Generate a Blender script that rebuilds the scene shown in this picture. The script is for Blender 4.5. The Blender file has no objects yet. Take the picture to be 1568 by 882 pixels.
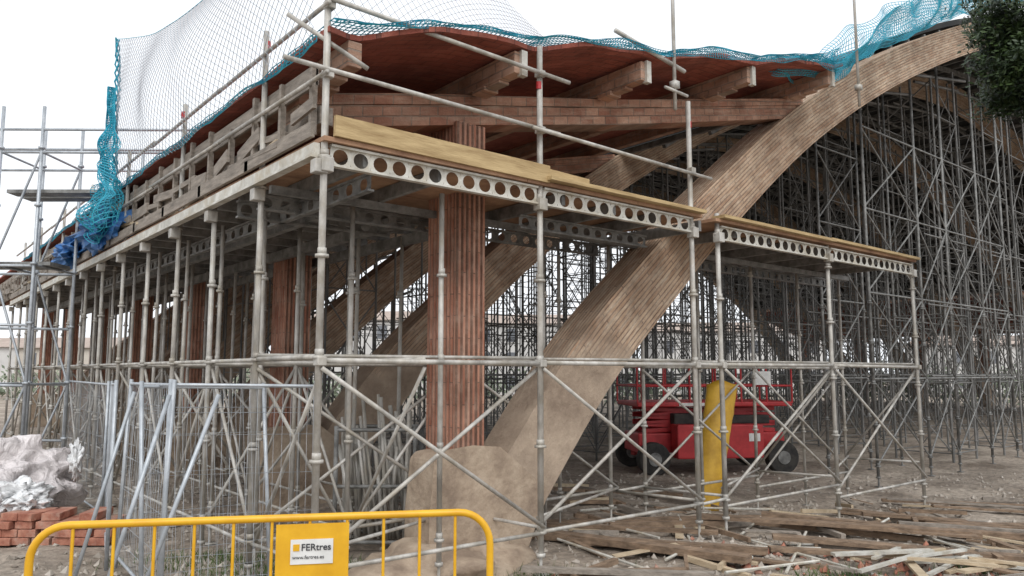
import bpy, math, random
from mathutils import Vector, Matrix, noise
random.seed(7)
R=math.radians
scene=bpy.context.scene
# ------------------------------------------------------------------ site frame
# x = along the front of the platform, y = along the hall, z up. Station = photographer.
CX,CY,CZ=-3.10,-6.51,2.2
RX,RY=0.771,-0.636
FX,FY=0.636,0.771
def S(r,f,z=0.0):            # offsets (right, forward) from the station -> site frame
    return Vector((CX+FX*f+RX*r, CY+FY*f+RY*r, z))
def sm(a,b,t):
    t=max(0,min(1,(t-a)/(b-a))); return t*t*(3-2*t)
def gz(x,y):
    D=(x-CX)*FX+(y-CY)*FY
    z=0.45*(1-sm(5.0,7.2,D))
    z-=0.38*sm(5.0,12.5,x)
    near=1-sm(30,60,abs(x)+abs(y))
    z+=near*0.07*noise.noise(Vector((x*0.7,y*0.7,0)))+near*0.04*noise.noise(Vector((x*2.7,y*2.7,3)))
    return z
# ------------------------------------------------------------------ materials
def nt(name):
    m=bpy.data.materials.new(name); m.use_nodes=True
    n=m.node_tree; b=n.nodes['Principled BSDF']; return m,n,b
def pbr(name,c1,c2,scale=4,rough=.7,metal=0,bump=.2,stretch=(1,1,1),lo=.35,hi=.65,detail=6,c3=None,stain=None):
    m,n,b=nt(name); L=n.links
    tc=n.nodes.new('ShaderNodeTexCoord'); mp=n.nodes.new('ShaderNodeMapping')
    mp.inputs['Scale'].default_value=stretch
    L.new(tc.outputs['Object'],mp.inputs[0])
    nz=n.nodes.new('ShaderNodeTexNoise'); nz.inputs['Scale'].default_value=scale; nz.inputs['Detail'].default_value=detail
    nz.inputs['Roughness'].default_value=.65
    L.new(mp.outputs[0],nz.inputs['Vector'])
    r=n.nodes.new('ShaderNodeValToRGB'); L.new(nz.outputs[0],r.inputs[0])
    r.color_ramp.elements[0].position=lo; r.color_ramp.elements[0].color=(*c1,1)
    r.color_ramp.elements[1].position=hi; r.color_ramp.elements[1].color=(*c2,1)
    if c3:
        e=r.color_ramp.elements.new((lo+hi)/2); e.color=(*c3,1)
    col=r.outputs[0]
    if stain:
        n3=n.nodes.new('ShaderNodeTexNoise'); n3.inputs['Scale'].default_value=2.6; n3.inputs['Detail'].default_value=9; n3.inputs['Roughness'].default_value=.75
        L.new(tc.outputs['Object'],n3.inputs['Vector'])
        mr=n.nodes.new('ShaderNodeMapRange'); L.new(n3.outputs[0],mr.inputs[0]); mr.inputs[1].default_value=.47; mr.inputs[2].default_value=.66; mr.inputs[4].default_value=.75
        mx=n.nodes.new('ShaderNodeMix'); mx.data_type='RGBA'; L.new(mr.outputs[0],mx.inputs[0]); L.new(col,mx.inputs[6]); mx.inputs[7].default_value=(*stain,1); col=mx.outputs[2]
    L.new(col,b.inputs['Base Color'])
    b.inputs['Roughness'].default_value=rough; b.inputs['Metallic'].default_value=metal
    if bump:
        bp=n.nodes.new('ShaderNodeBump'); bp.inputs['Strength'].default_value=bump; bp.inputs['Distance'].default_value=.03
        n2=n.nodes.new('ShaderNodeTexNoise'); n2.inputs['Scale'].default_value=scale*5; n2.inputs['Detail'].default_value=5
        L.new(mp.outputs[0],n2.inputs['Vector']); L.new(n2.outputs[0],bp.inputs['Height']); L.new(bp.outputs[0],b.inputs['Normal'])
    return m
def brickmat(name,mode,c1,c2,mortar,bw,rh,ms=.008,smear=.35,smc=None,conc=False):
    """courses of long thin bricks with mortar smears; mode picks the two axes"""
    m,n,b=nt(name); L=n.links
    tc=n.nodes.new('ShaderNodeTexCoord')
    def mt(op,a,v=None,l=None):
        q=n.nodes.new('ShaderNodeMath'); q.operation=op; L.new(a,q.inputs[0])
        if v is not None: q.inputs[1].default_value=v
        if l is not None: L.new(l,q.inputs[1])
        return q.outputs[0]
    so=n.nodes.new('ShaderNodeSeparateXYZ'); L.new(tc.outputs['UV' if mode=='uv' else 'Object'],so.inputs[0]); X,Y,Z=so.outputs
    cm=n.nodes.new('ShaderNodeCombineXYZ')
    if mode=='uv': u,v=X,Y
    elif mode=='col': u,v=Z,mt('ADD',X,None,Y)
    elif mode=='beam': u,v=X,mt('SUBTRACT',Z,None,mt('MULTIPLY',X,.22))
    elif mode=='purlin': u,v=Y,Z
    else: u,v=X,Y
    L.new(u,cm.inputs[0]); L.new(v,cm.inputs[1])
    bt=n.nodes.new('ShaderNodeTexBrick'); L.new(cm.outputs[0],bt.inputs['Vector'])
    bt.inputs['Scale'].default_value=1; bt.inputs['Brick Width'].default_value=bw; bt.inputs['Row Height'].default_value=rh
    bt.inputs['Mortar Size'].default_value=ms; bt.inputs['Mortar Smooth'].default_value=.3; bt.inputs['Bias'].default_value=0
    bt.inputs['Color1'].default_value=(*c1,1); bt.inputs['Color2'].default_value=(*c2,1); bt.inputs['Mortar'].default_value=(*mortar,1)
    mp=n.nodes.new('ShaderNodeMapping'); mp.inputs['Scale'].default_value=(1.1,6,1); L.new(cm.outputs[0],mp.inputs[0])
    g=n.nodes.new('ShaderNodeTexNoise'); g.inputs['Scale'].default_value=2.2; g.inputs['Detail'].default_value=9; g.inputs['Roughness'].default_value=.72; L.new(mp.outputs[0],g.inputs[0])
    k=n.nodes.new('ShaderNodeTexNoise'); k.inputs['Scale'].default_value=1.3; k.inputs['Detail'].default_value=9; k.inputs['Roughness'].default_value=.7; L.new(tc.outputs['Object'],k.inputs[0])
    mr=n.nodes.new('ShaderNodeMapRange'); L.new(g.outputs[0],mr.inputs[0]); mr.inputs[1].default_value=.46; mr.inputs[2].default_value=.66; mr.inputs[3].default_value=0; mr.inputs[4].default_value=smear*1.6
    mr.clamp=True
    mx=n.nodes.new('ShaderNodeMix'); mx.data_type='RGBA'; L.new(mr.outputs[0],mx.inputs[0]); L.new(bt.outputs['Color'],mx.inputs[6]); mx.inputs[7].default_value=(*(smc or mortar),1)
    rr=n.nodes.new('ShaderNodeValToRGB'); L.new(k.outputs[0],rr.inputs[0]); rr.color_ramp.elements[0].position=.33; rr.color_ramp.elements[0].color=(.50,.47,.45,1); rr.color_ramp.elements[1].position=.68; rr.color_ramp.elements[1].color=(1.18,1.18,1.18,1)
    mm=n.nodes.new('ShaderNodeMix'); mm.data_type='RGBA'; mm.blend_type='MULTIPLY'; mm.inputs[0].default_value=.9; L.new(mx.outputs[2],mm.inputs[6]); L.new(rr.outputs[0],mm.inputs[7])
    out=mm.outputs[2]; hf=mt('MULTIPLY',bt.outputs['Fac'],-1.0)
    if conc:
        s2=n.nodes.new('ShaderNodeSeparateXYZ'); L.new(tc.outputs['Object'],s2.inputs[0])
        zz=mt('ADD',mt('SUBTRACT',s2.outputs[2],None,mt('MULTIPLY',X,.10)),None,mt('MULTIPLY',k.outputs[0],1.3))
        f=n.nodes.new('ShaderNodeMapRange'); L.new(zz,f.inputs[0]); f.inputs[1].default_value=2.6; f.inputs[2].default_value=3.0
        rc=n.nodes.new('ShaderNodeValToRGB'); L.new(k.outputs[0],rc.inputs[0]); rc.color_ramp.elements[0].position=.33; rc.color_ramp.elements[0].color=(.26,.195,.145,1); rc.color_ramp.elements[1].position=.68; rc.color_ramp.elements[1].color=(.53,.42,.32,1)
        m3=n.nodes.new('ShaderNodeMix'); m3.data_type='RGBA'; L.new(f.outputs[0],m3.inputs[0]); L.new(rc.outputs[0],m3.inputs[6]); L.new(out,m3.inputs[7]); out=m3.outputs[2]
        hf=mt('MULTIPLY',hf,None,f.outputs[0])
    L.new(out,b.inputs['Base Color']); b.inputs['Roughness'].default_value=.92
    h=mt('ADD',mt('MULTIPLY',hf,.8),None,mt('ADD',mt('MULTIPLY',g.outputs[0],.5),None,mt('MULTIPLY',k.outputs[0],2.0)))
    bp=n.nodes.new('ShaderNodeBump'); bp.inputs['Strength'].default_value=.85; bp.inputs['Distance'].default_value=.035; L.new(h,bp.inputs['Height']); L.new(bp.outputs[0],b.inputs['Normal'])
    return m
M={}
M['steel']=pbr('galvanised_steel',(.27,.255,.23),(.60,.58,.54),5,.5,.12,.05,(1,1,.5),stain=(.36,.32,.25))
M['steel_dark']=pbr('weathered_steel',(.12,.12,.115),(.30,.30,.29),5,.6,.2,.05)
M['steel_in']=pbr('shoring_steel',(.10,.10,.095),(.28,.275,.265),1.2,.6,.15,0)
M['steel_blue']=pbr('fence_galvanised',(.34,.37,.40),(.52,.55,.58),6,.45,.35,.03)
M['alu']=pbr('aluminium_girder',(.42,.405,.36),(.68,.67,.62),5,.6,.1,.05,stain=(.42,.35,.24))
M['concrete']=pbr('buff_concrete',(.26,.195,.145),(.52,.42,.32),2.2,.95,0,.8,c3=(.40,.31,.23))
M['plank']=pbr('weathered_plank',(.11,.075,.05),(.33,.23,.155),3,.85,0,.3,(2,2,6),.3,.7)
M['plank2']=pbr('grey_plank',(.15,.13,.11),(.38,.33,.28),3,.85,0,.3,(4,1,6),.3,.7)
M['yplank']=pbr('yellow_shuttering_board',(.30,.20,.09),(.56,.42,.22),3,.75,0,.2,(.7,5,5),.3,.7)
M['pale']=pbr('pale_new_timber',(.38,.29,.19),(.58,.48,.34),3,.8,0,.2,(3,1,5),.3,.7)
M['ply']=pbr('plywood_deck',(.24,.13,.08),(.46,.28,.17),2.2,.8,0,.2)
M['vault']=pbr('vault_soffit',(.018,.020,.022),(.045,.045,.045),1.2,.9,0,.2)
M['arch']=brickmat('arch_brick_courses','uv',(.42,.265,.17),(.60,.44,.31),(.25,.18,.135),1.15,.062,.009,.48,(.66,.56,.44),True)
M['colbrick']=brickmat('column_red_brick','col',(.40,.165,.105),(.56,.29,.20),(.24,.14,.10),.52,.0725,.007,.38,(.58,.43,.34))
M['beambrick']=brickmat('beam_brick','beam',(.38,.18,.12),(.56,.33,.23),(.30,.22,.17),.25,.127,.009,.40,(.58,.44,.34))
M['purlinbrick']=brickmat('purlin_brick','purlin',(.44,.25,.17),(.58,.38,.28),(.34,.27,.22),.25,.13,.009,.40,(.62,.50,.42))
M['soffit']=brickmat('terracotta_soffit','flat',(.32,.085,.06),(.43,.13,.09),(.20,.07,.055),.25,.13,.006,.12,(.42,.25,.19))
M['teal']=pbr('teal_net',(.012,.25,.38),(.04,.46,.60),6,.6,0,0)
M['whitenet']=pbr('white_net_cord',(.30,.34,.38),(.42,.46,.50),6,.8,0,0)
M['yellow']=pbr('yellow_paint',(.66,.34,.012),(.80,.45,.02),5,.38,0,.03)
M['yellowold']=pbr('yellow_plastic',(.45,.25,.02),(.66,.40,.04),3,.5,0,.1)
M['red']=pbr('red_paint',(.36,.02,.025),(.55,.04,.045),3,.45,0,.03)
M['black']=pbr('rubber',(.015,.015,.015),(.05,.045,.04),6,.8,0,.1)
M['white']=pbr('white_paint',(.62,.62,.60),(.80,.80,.78),5,.5,0,0)
M['blacktxt']=pbr('dark_print',(.03,.03,.035),(.05,.05,.055),5,.5,0,0)
M['brick']=pbr('brick',(.25,.085,.055),(.48,.22,.15),6,.9,0,.3,stain=(.42,.33,.27))
M['blocks']=pbr('far_render',(.55,.54,.53),(.70,.69,.67),.4,.9,0,0)
M['far_tan']=pbr('far_tan_render',(.50,.45,.39),(.62,.57,.50),.4,.9,0,0)
M['far_roof']=pbr('far_roof_tile',(.34,.27,.23),(.44,.36,.31),1,.9,0,0)
M['glass']=pbr('dark_window',(.14,.15,.17),(.20,.21,.23),1,.2,0,0)
M['farfol']=pbr('hedge_foliage',(.12,.15,.10),(.26,.29,.21),2,.9,0,0)
M['bark']=pbr('bark',(.05,.04,.03),(.13,.10,.08),5,.9,0,.5,(3,3,.6))
M['leaf']=pbr('leaf',(.012,.024,.010),(.05,.085,.022),3,.55,0,0)
M['grass']=pbr('weed',(.04,.08,.02),(.12,.17,.05),3,.8,0,0)
def film(name,c):
    m,n,b=nt(name); b.inputs['Base Color'].default_value=(*c,1); b.inputs['Roughness'].default_value=.22
    tc=n.nodes.new('ShaderNodeTexCoord'); v=n.nodes.new('ShaderNodeTexNoise'); v.inputs['Scale'].default_value=5; v.inputs['Detail'].default_value=4; v.inputs['Distortion'].default_value=1.5
    n.links.new(tc.outputs['Object'],v.inputs[0]); bp=n.nodes.new('ShaderNodeBump'); bp.inputs['Strength'].default_value=.8; bp.inputs['Distance'].default_value=.08
    n.links.new(v.outputs[0],bp.inputs['Height']); n.links.new(bp.outputs[0],b.inputs['Normal'])
    r=n.nodes.new('ShaderNodeMapRange'); n.links.new(v.outputs[0],r.inputs[0]); r.inputs[1].default_value=.3; r.inputs[2].default_value=.55; r.inputs[3].default_value=.65; r.inputs[4].default_value=1
    n.links.new(r.outputs[0],b.inputs['Alpha']); return m
M['bag']=film('clear_plastic_sheet',(.82,.83,.84)); M['bagpink']=film('wrap_over_bricks',(.72,.67,.67))
M['rubble']=pbr('rubble_stone',(.19,.16,.13),(.54,.49,.43),2.5,.95,0,.4)
M['blue']=pbr('blue_tarp',(.02,.10,.30),(.04,.18,.45),3,.5,0,.2)
# ground
m,n,b=nt('dirt_ground'); L=n.links
tc=n.nodes.new('ShaderNodeTexCoord')
a=n.nodes.new('ShaderNodeTexNoise'); a.inputs['Scale'].default_value=.55; a.inputs['Detail'].default_value=9; a.inputs['Roughness'].default_value=.7
c=n.nodes.new('ShaderNodeTexNoise'); c.inputs['Scale'].default_value=9; c.inputs['Detail'].default_value=8; c.inputs['Roughness'].default_value=.75
L.new(tc.outputs['Object'],a.inputs[0]); L.new(tc.outputs['Object'],c.inputs[0])
r1=n.nodes.new('ShaderNodeValToRGB'); r1.color_ramp.elements[0].position=.36; r1.color_ramp.elements[0].color=(.20,.16,.125,1)
r1.color_ramp.elements[1].position=.62; r1.color_ramp.elements[1].color=(.50,.43,.36,1)
L.new(a.outputs[0],r1.inputs[0])
r2=n.nodes.new('ShaderNodeValToRGB'); r2.color_ramp.elements[0].position=.35; r2.color_ramp.elements[0].color=(.5,.5,.5,1)
r2.color_ramp.elements[1].position=.68; r2.color_ramp.elements[1].color=(1.3,1.28,1.25,1)
L.new(c.outputs[0],r2.inputs[0])
mx=n.nodes.new('ShaderNodeMix'); mx.data_type='RGBA'; mx.blend_type='MULTIPLY'; mx.inputs[0].default_value=1
L.new(r1.outputs[0],mx.inputs[6]); L.new(r2.outputs[0],mx.inputs[7]); L.new(mx.outputs[2],b.inputs['Base Color'])
bp=n.nodes.new('ShaderNodeBump'); bp.inputs['Strength'].default_value=.8; bp.inputs['Distance'].default_value=.05
L.new(c.outputs[0],bp.inputs['Height']); L.new(bp.outputs[0],b.inputs['Normal']); b.inputs['Roughness'].default_value=.95
M['ground']=m
# ------------------------------------------------------------------ mesh batches
class B:
    def __init__(s): s.v=[]; s.f=[]; s.uv=None
    def tube(s,p,q,r,n=6,cap=False):
        p=Vector(p); q=Vector(q); d=q-p
        if d.length<1e-5: return
        d.normalize(); u=d.orthogonal().normalized(); w=d.cross(u); k=len(s.v)
        for c0 in (p,q):
            for i in range(n):
                a=2*math.pi*i/n; s.v.append(c0+(u*math.cos(a)+w*math.sin(a))*r)
        for i in range(n):
            j=(i+1)%n; s.f.append((k+i,k+j,k+n+j,k+n+i))
        if cap: s.f.append(tuple(range(k+n-1,k-1,-1))); s.f.append(tuple(range(k+n,k+2*n)))
    def path(s,pts,r,n=6):
        pts=[Vector(p) for p in pts]
        k=len(s.v); u=None
        for i,p in enumerate(pts):
            d=(pts[min(i+1,len(pts)-1)]-pts[max(i-1,0)]).normalized()
            if u is None: u=d.orthogonal().normalized()
            u=(u-d*u.dot(d)).normalized(); w=d.cross(u)
            for j in range(n):
                a=2*math.pi*j/n; s.v.append(p+(u*math.cos(a)+w*math.sin(a))*r)
        for i in range(len(pts)-1):
            for j in range(n):
                jj=(j+1)%n; a0=k+i*n; s.f.append((a0+j,a0+jj,a0+n+jj,a0+n+j))
    def beam(s,p,q,w,h,up=(0,0,1)):
        p=Vector(p); q=Vector(q); d=(q-p).normalized(); up=Vector(up)
        sd=d.cross(up)
        if sd.length<1e-4: sd=d.cross(Vector((1,0,0)))
        sd.normalize(); u=sd.cross(d).normalized(); k=len(s.v)
        for c0 in (p,q):
            for a,c in ((-1,-1),(1,-1),(1,1),(-1,1)): s.v.append(c0+sd*a*w/2+u*c*h/2)
        s.f+= [(k,k+1,k+2,k+3),(k+7,k+6,k+5,k+4)]+[(k+i,k+4+i,k+4+(i+1)%4,k+(i+1)%4) for i in range(4)]
    def box(s,x0,x1,y0,y1,z0,z1):
        s.beam(((x0+x1)/2,y0,(z0+z1)/2),((x0+x1)/2,y1,(z0+z1)/2),x1-x0,z1-z0)
    def quad(s,*p):
        k=len(s.v); s.v+=[Vector(a) for a in p]; s.f.append(tuple(range(k,k+len(p))))
    def girder(s,p,q,z0,h,sp,r):
        p=Vector(p); q=Vector(q); d=q-p; Ln=d.length; d.normalize(); nn=max(1,int(Ln/sp)); sp=Ln/nn
        up=Vector((0,0,1)); hs=h/2; N=16
        for i in range(nn):
            c=p+d*(i+.5)*sp; c=Vector((c.x,c.y,c.z+z0+hs)); k=len(s.v)
            for j in range(N):
                a=2*math.pi*j/N; ca,sa=math.cos(a),math.sin(a)
                t=min((sp/2)/max(abs(ca),1e-6),hs/max(abs(sa),1e-6))
                s.v.append(c+d*ca*r+up*sa*r*.95); s.v.append(c+d*ca*t+up*sa*t)
            for j in range(N):
                jj=(j+1)%N; s.f.append((k+2*j,k+2*j+1,k+2*jj+1,k+2*jj))
        z=Vector((0,0,1))
        s.beam(p+z*(z0+.008),q+z*(z0+.008),.07,.022); s.beam(p+z*(z0+h-.008),q+z*(z0+h-.008),.07,.022)
    def obj(s,name,mat,parent=None,smooth=False,bevel=0):
        me=bpy.data.meshes.new(name); me.from_pydata([tuple(v) for v in s.v],[],s.f); me.materials.append(mat)
        if s.uv:
            ul=me.uv_layers.new(name='UVMap')
            flat=[c for f in s.uv for c in f]
            for i,c in enumerate(flat): ul.data[i].uv=c
        if smooth:
            for p in me.polygons: p.use_smooth=True
        o=bpy.data.objects.new(name,me); scene.collection.objects.link(o)
        if parent is not None:
            o.parent=parent; o.matrix_parent_inverse=Matrix.Translation(parent.location).inverted()
        if bevel:
            md=o.modifiers.new('bev','BEVEL'); md.width=bevel; md.segments=2
        return o
def empty(name,loc=(0,0,0)):
    e=bpy.data.objects.new(name,None); e.location=loc; e.empty_display_size=.3; scene.collection.objects.link(e); return e
# ------------------------------------------------------------------ ground
def axis(c):
    out=[];v=0;st=.16
    while v<900:
        out.append(v); v+=st
        if v>14: st*=1.12
    return sorted(set([c-a for a in out]+[c+a for a in out]))
g=B(); xs=axis(5);ys=axis(2)
for y in ys:
    for x in xs: g.v.append((x,y,gz(x,y)))
nx=len(xs)
for j in range(len(ys)-1):
    for i in range(nx-1): g.f.append((j*nx+i,j*nx+i+1,(j+1)*nx+i+1,(j+1)*nx+i))
g.obj('ground',M['ground'],smooth=True)
# ------------------------------------------------------------------ arch curve
EP=[(1.75,-.5),(2.33,.42),(2.99,1.32),(4.18,2.68),(5.68,4.0),(7.16,5.20),(10.3,7.38),(14.75,9.74),(20.6,12.15),(26,13.65),(32,14.25),(38,13.65)]
E=[]
for i in range(1,len(EP)-2):
    p0,p1,p2,p3=[Vector(EP[i+k]) for k in (-1,0,1,2)]
    N=7 
    for k in range(N):
        t=k/N
        E.append(.5*((2*p1)+(-p0+p2)*t+(2*p0-5*p1+4*p2-p3)*t*t+(-p0+3*p1-3*p2+p3)*t**3))
E.append(Vector((32,14.25)))
E=E+[Vector((64-p.x,p.y)) for p in reversed(E[:-1])]
I=[];SS=[];s0=0
for i,p in enumerate(E):
    d=(E[min(i+1,len(E)-1)]-E[max(i-1,0)]).normalized(); nrm=Vector((d.y,-d.x))
    xx=min(p.x,64-p.x); th=.87-.10*sm(3,12,xx)
    I.append(p+nrm*th)
    if i: s0+=(p-E[i-1]).length
    SS.append(s0)
def zat(C,x):
    for i in range(len(C)-1):
        if C[i].x<=x<=C[i+1].x:
            t=(x-C[i].x)/(C[i+1].x-C[i].x+1e-9); return C[i].y*(1-t)+C[i+1].y*t
    return 0
BBP=[(-.2,4.66),(.56,4.83),(1.2,4.98),(2.1,5.18),(5.0,5.79),(9.4,6.83),(11,7.2)]
def bb(x):
    x=max(x,-.2)
    for i in range(len(BBP)-1):
        if BBP[i][0]<=x<=BBP[i+1][0]:
            t=(x-BBP[i][0])/(BBP[i+1][0]-BBP[i][0]); return BBP[i][1]*(1-t)+BBP[i+1][1]*t
    return BBP[-1][1]
hall=empty('arched_brick_hall',(32,18,0))
BAY=4.86; Y0=.85; Y1=1.42; NF=7
frames=[Y0+BAY*k for k in range(NF)]
ar=B(); ar.uv=[]
for fi,fy in enumerate(frames):
    ya,yb=fy,fy+(Y1-Y0)
    k=len(ar.v)
    for i in range(len(E)):
        ar.v+= [(E[i].x,ya,E[i].y),(E[i].x,yb,E[i].y),(I[i].x,ya,I[i].y),(I[i].x,yb,I[i].y)]
    for i in range(len(E)-1):
        a0=k+4*i; a1=a0+4; u0,u1=SS[i],SS[i+1]
        ar.f.append((a0,a0+2,a1+2,a1)); ar.uv.append([(u0,0.02),(u0,.84),(u1,.84),(u1,0.02)])
        ar.f.append((a0+1,a1+1,a1+3,a0+3)); ar.uv.append([(u0,3),(u1,3),(u1,3.8),(u0,3.8)])
        ar.f.append((a0,a1,a1+1,a0+1)); ar.uv.append([(u0,5),(u1,5),(u1,5.57),(u0,5.57)])
        ar.f.append((a0+2,a0+3,a1+3,a1+2)); ar.uv.append([(u0,7),(u0,7.57),(u1,7.57),(u1,7)])
ar.obj('arch_ribs',M['arch'],hall)
co=B(); ft=B(); bm=B()
def fluted(x0,x1,y0,y1,z0,z1):
    pr=[]
    def side(ax,ay,bx,by,nx_,ny_,n):
        for i in range(n):
            for (t,dp) in ((0,0),(.14,.018),(.30,.018),(.44,0)):
                f=(i+t)/n; pr.append((ax+(bx-ax)*f-nx_*dp,ay+(by-ay)*f-ny_*dp))
    side(x0,y0,x1,y0,0,-1,6); side(x1,y0,x1,y1,1,0,8); side(x1,y1,x0,y1,0,1,6); side(x0,y1,x0,y0,-1,0,8)
    k=len(co.v); n_=len(pr)
    for z in (z0,z1):
        for p in pr: co.v.append((p[0],p[1],z))
    for i in range(n_):
        j=(i+1)%n_; co.f.append((k+i,k+j,k+n_+j,k+n_+i))
for fy in frames:
    for mir in (0,1):
        fx=(lambda x:64-x) if mir else (lambda x:x)
        xa,xb=sorted((fx(2.10),fx(2.53)))
        fluted(xa,xb,fy-.012,fy+.58,1.22,5.22)
        P=[(1.80,-.6),(1.82,.6),(1.86,1.20),(1.95,1.27),(2.35,1.30),(2.75,1.26),(3.50,.70),(3.25,.25),(2.85,-.6)]
        k=len(ft.v); nP=len(P)
        for yy in (fy-.025,fy+.60):
            for p in P: ft.v.append((fx(p[0])+.02*noise.noise(Vector((p[0]*3,p[1]*3,yy))),yy,p[1]))
        ft.f.append(tuple(range(k,k+nP))); ft.f.append(tuple(range(k+nP,k+2*nP)))
        for i in range(nP):
            j=(i+1)%nP; ft.f.append((k+i,k+j,k+nP+j,k+nP+i))
        xl=[.12,.56,1.2,2.1,3.5,5.0,7.2,9.4,10.2]
        for i in range(len(xl)-1):
            a,c=xl[i],xl[i+1]
            for lo,hi,off in ((0,.12,0),(.125,.25,.014),(.255,.38,-.008)):
                k=len(bm.v)
                for x in (a,c):
                    for yy in (fy+.05+off,fy+.45-off):
                        for zz_ in (bb(x)+lo,bb(x)+hi): bm.v.append((fx(x),yy,zz_))
                bm.f+=[(k,k+1,k+5,k+4),(k+2,k+6,k+7,k+3),(k,k+4,k+6,k+2),(k+1,k+3,k+7,k+5),(k,k+2,k+3,k+1),(k+4,k+5,k+7,k+6)]
co.obj('columns',M['colbrick'],hall); ft.obj('column_feet',M['concrete'],hall,bevel=.05); bm.obj('lateral_beams',M['beambrick'],hall)
pu=B(); PX=[.30,2.4,4.6,7.1,9.6]; YE=31.5
for x in PX:
    zc=bb(x)+.38+.14
    for fx in (x,64-x):
        pu.box(fx-.075,fx+.075,.02,YE,zc-.135,zc+.125)
        pu.box(fx-.11,fx+.11,.55,.8,zc-.20,zc-.138)
        pu.box(fx-.075,fx+.075,.30,.55,zc-.175,zc-.138)
pu.obj('purlins',M['purlinbrick'],hall,bevel=.008)
pc2=B()
for x in PX[1:]:
    zc=bb(x)+.52; pc2.box(x+.0,x+.088,-.02,.06,zc-.16,zc+.14)
pc2.obj('purlin_end_caps',M['alu'],hall)
def wing_roof(mirror):
    r=B(); xs_=[-.02+ i*.12 for i in range(84)]; ysr=[-.06,.4,.9,1.5]+[2.5+i*1.7 for i in range(18)]
    for th in (0,.055):
        for y in ysr:
            for x in xs_:
                ph=(x-.30)/2.3
                z=bb(x)+.38+.285+th+.085*abs(math.sin(math.pi*ph))*(1-.5*sm(0,3,y))+.04*noise.noise(Vector((x*1.5,y,7)))
                r.v.append((64-x if mirror else x,y+(.16*noise.noise(Vector((x*1.3,0,0))) if y<0 else 0),z))
    nx_=len(xs_); ny_=len(ysr); o=nx_*ny_
    for j in range(ny_-1):
        for i in range(nx_-1):
            a=j*nx_+i; r.f.append((a,a+1,a+1+nx_,a+nx_)); r.f.append((o+a,o+a+nx_,o+a+1+nx_,o+a+1))
    for i in range(nx_-1): r.f.append((i,i+1,o+i+1,o+i))
    for j in range(ny_-1): r.f.append((j*nx_,(j+1)*nx_,o+(j+1)*nx_,o+j*nx_))
    return r
wing_roof(0).obj('wing_roof',M['soffit'],hall); wing_roof(1).obj('far_wing_roof',M['soffit'],hall)
va=B(); VX=[p for p in E if 10.0<=p.x<=54.0]
for th in (.10,.26):
    for y in (1.46,YE):
        for p in VX: va.v.append((p.x,y,p.y+th))
q=len(VX)
for i in range(q-1):
    va.f+=[(i,i+1,q+i+1,q+i),(2*q+i,3*q+i,3*q+i+1,2*q+i+1),(i,2*q+i,2*q+i+1,i+1)]
va.obj('vault_roof',M['vault'],hall)
va=B()
for xx in range(21,108,2):
    x=xx/2; zc=zat(E,x)
    va.beam((x,1.46,zc-.02),(x,YE,zc-.02),.08,.14)
y=2.2
while y<YE-1:
    pts=[p for p in E if 10.4<=p.x<=54]
    for i in range(0,len(pts)-1): va.beam((pts[i].x,y,pts[i].y-.18),(pts[i+1].x,y,pts[i+1].y-.18),.09,.16)
    y+=1.3
va.obj('vault_falsework',M['steel_dark'],hall)
ef=B(); ef.box(.08,.22,.3,YE,4.62,4.80); ef.box(.03,.06,.3,YE,5.0,5.22)
for i in range(42):
    y=.1+i*.75+random.uniform(0,.3); ef.beam((.0+random.uniform(-.04,.06),y,4.62+random.uniform(0,.25)),(.0,y+random.uniform(.5,1.5),4.62+random.uniform(0,.25)),.035,random.choice((.07,.12,.16)))
for i in range(40):
    y=.3+i*.75; ef.box(-.01,.05,y,y+.06,4.5,5.2+random.uniform(-.1,.12))
ef.obj('eave_formwork',M['plank2'],hall)
# ------------------------------------------------------------------ scaffold platform
plat=empty('scaffold_platform',(3,1,0))
PT=B(); RL=B(); GI=B(); GB=B(); DK=B(); DK2=B(); JO=B(); TB=B(); CL=B()
def post(b_,x,y,ztop,r=.031,col=True,zb=None,n=8):
    z0=gz(x,y) if zb is None else zb
    b_.tube((x,y,z0+.22),(x+random.uniform(-.02,.02),y+random.uniform(-.02,.02),ztop),r,n,True); b_.tube((x,y,z0),(x,y,z0+.25),r*.6,6)
    b_.beam((x-.07,y,z0+.012),(x+.07,y,z0+.012),.14,.012)
    b_.tube((x,y,z0+.20),(x,y,z0+.24),r*1.5,8,True)
    if col:
        z=z0+.45
        while z<min(ztop,4.3):
            b_.tube((x,y,z),(x,y,z+.03),r*1.9,8,True); b_.tube((x,y,z+.03),(x,y,z+.09),r*1.25,8,True); z+=.93
FXS=[0,2.68,5.5,6.1,9.18,12.4]
tops={0:7.75,2.68:6.03,5.5:6.0,6.1:4.48,9.18:4.42,12.4:4.45}
for x in FXS:
    post(PT,x,0,tops[x],.035)
for x in [0,1.1,2.65,5.4,6.17,9.18,12.4]: post(PT,x,1.5,4.15,.029)
post(PT,1.57,.35,4.15,.029); post(PT,4.1,1.5,4.15,.026); post(PT,7.6,1.5,4.15,.026); post(PT,10.8,1.5,4.15,.026)
post(PT,1.9,2.9,4.15,.028); post(PT,4.7,1.85,3.95,.026)
LY=[1.5*i for i in range(1,15)]
for y in LY:
    for x in (0,1.1,1.9,2.65):
        if y==1.5 and x>0: continue
        tp=4.15
        if x==0 and abs((y/1.5-1)%2)<.1: tp=5.95
        post(PT,x,y+(.1 if x==1.9 else 0),tp,.028 if x else .032,n=7)
for y in LY[:10]:
    post(PT,.35,y+.75,4.15,.027,n=7)
for x in FXS: CL.beam((x-.06,-.02,4.12),(x+.06,-.02,4.12),.12,.14)
for y in [0]+LY: CL.beam((-.05,y-.06,4.10),(-.05,y+.06,4.10),.13,.13)
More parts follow.
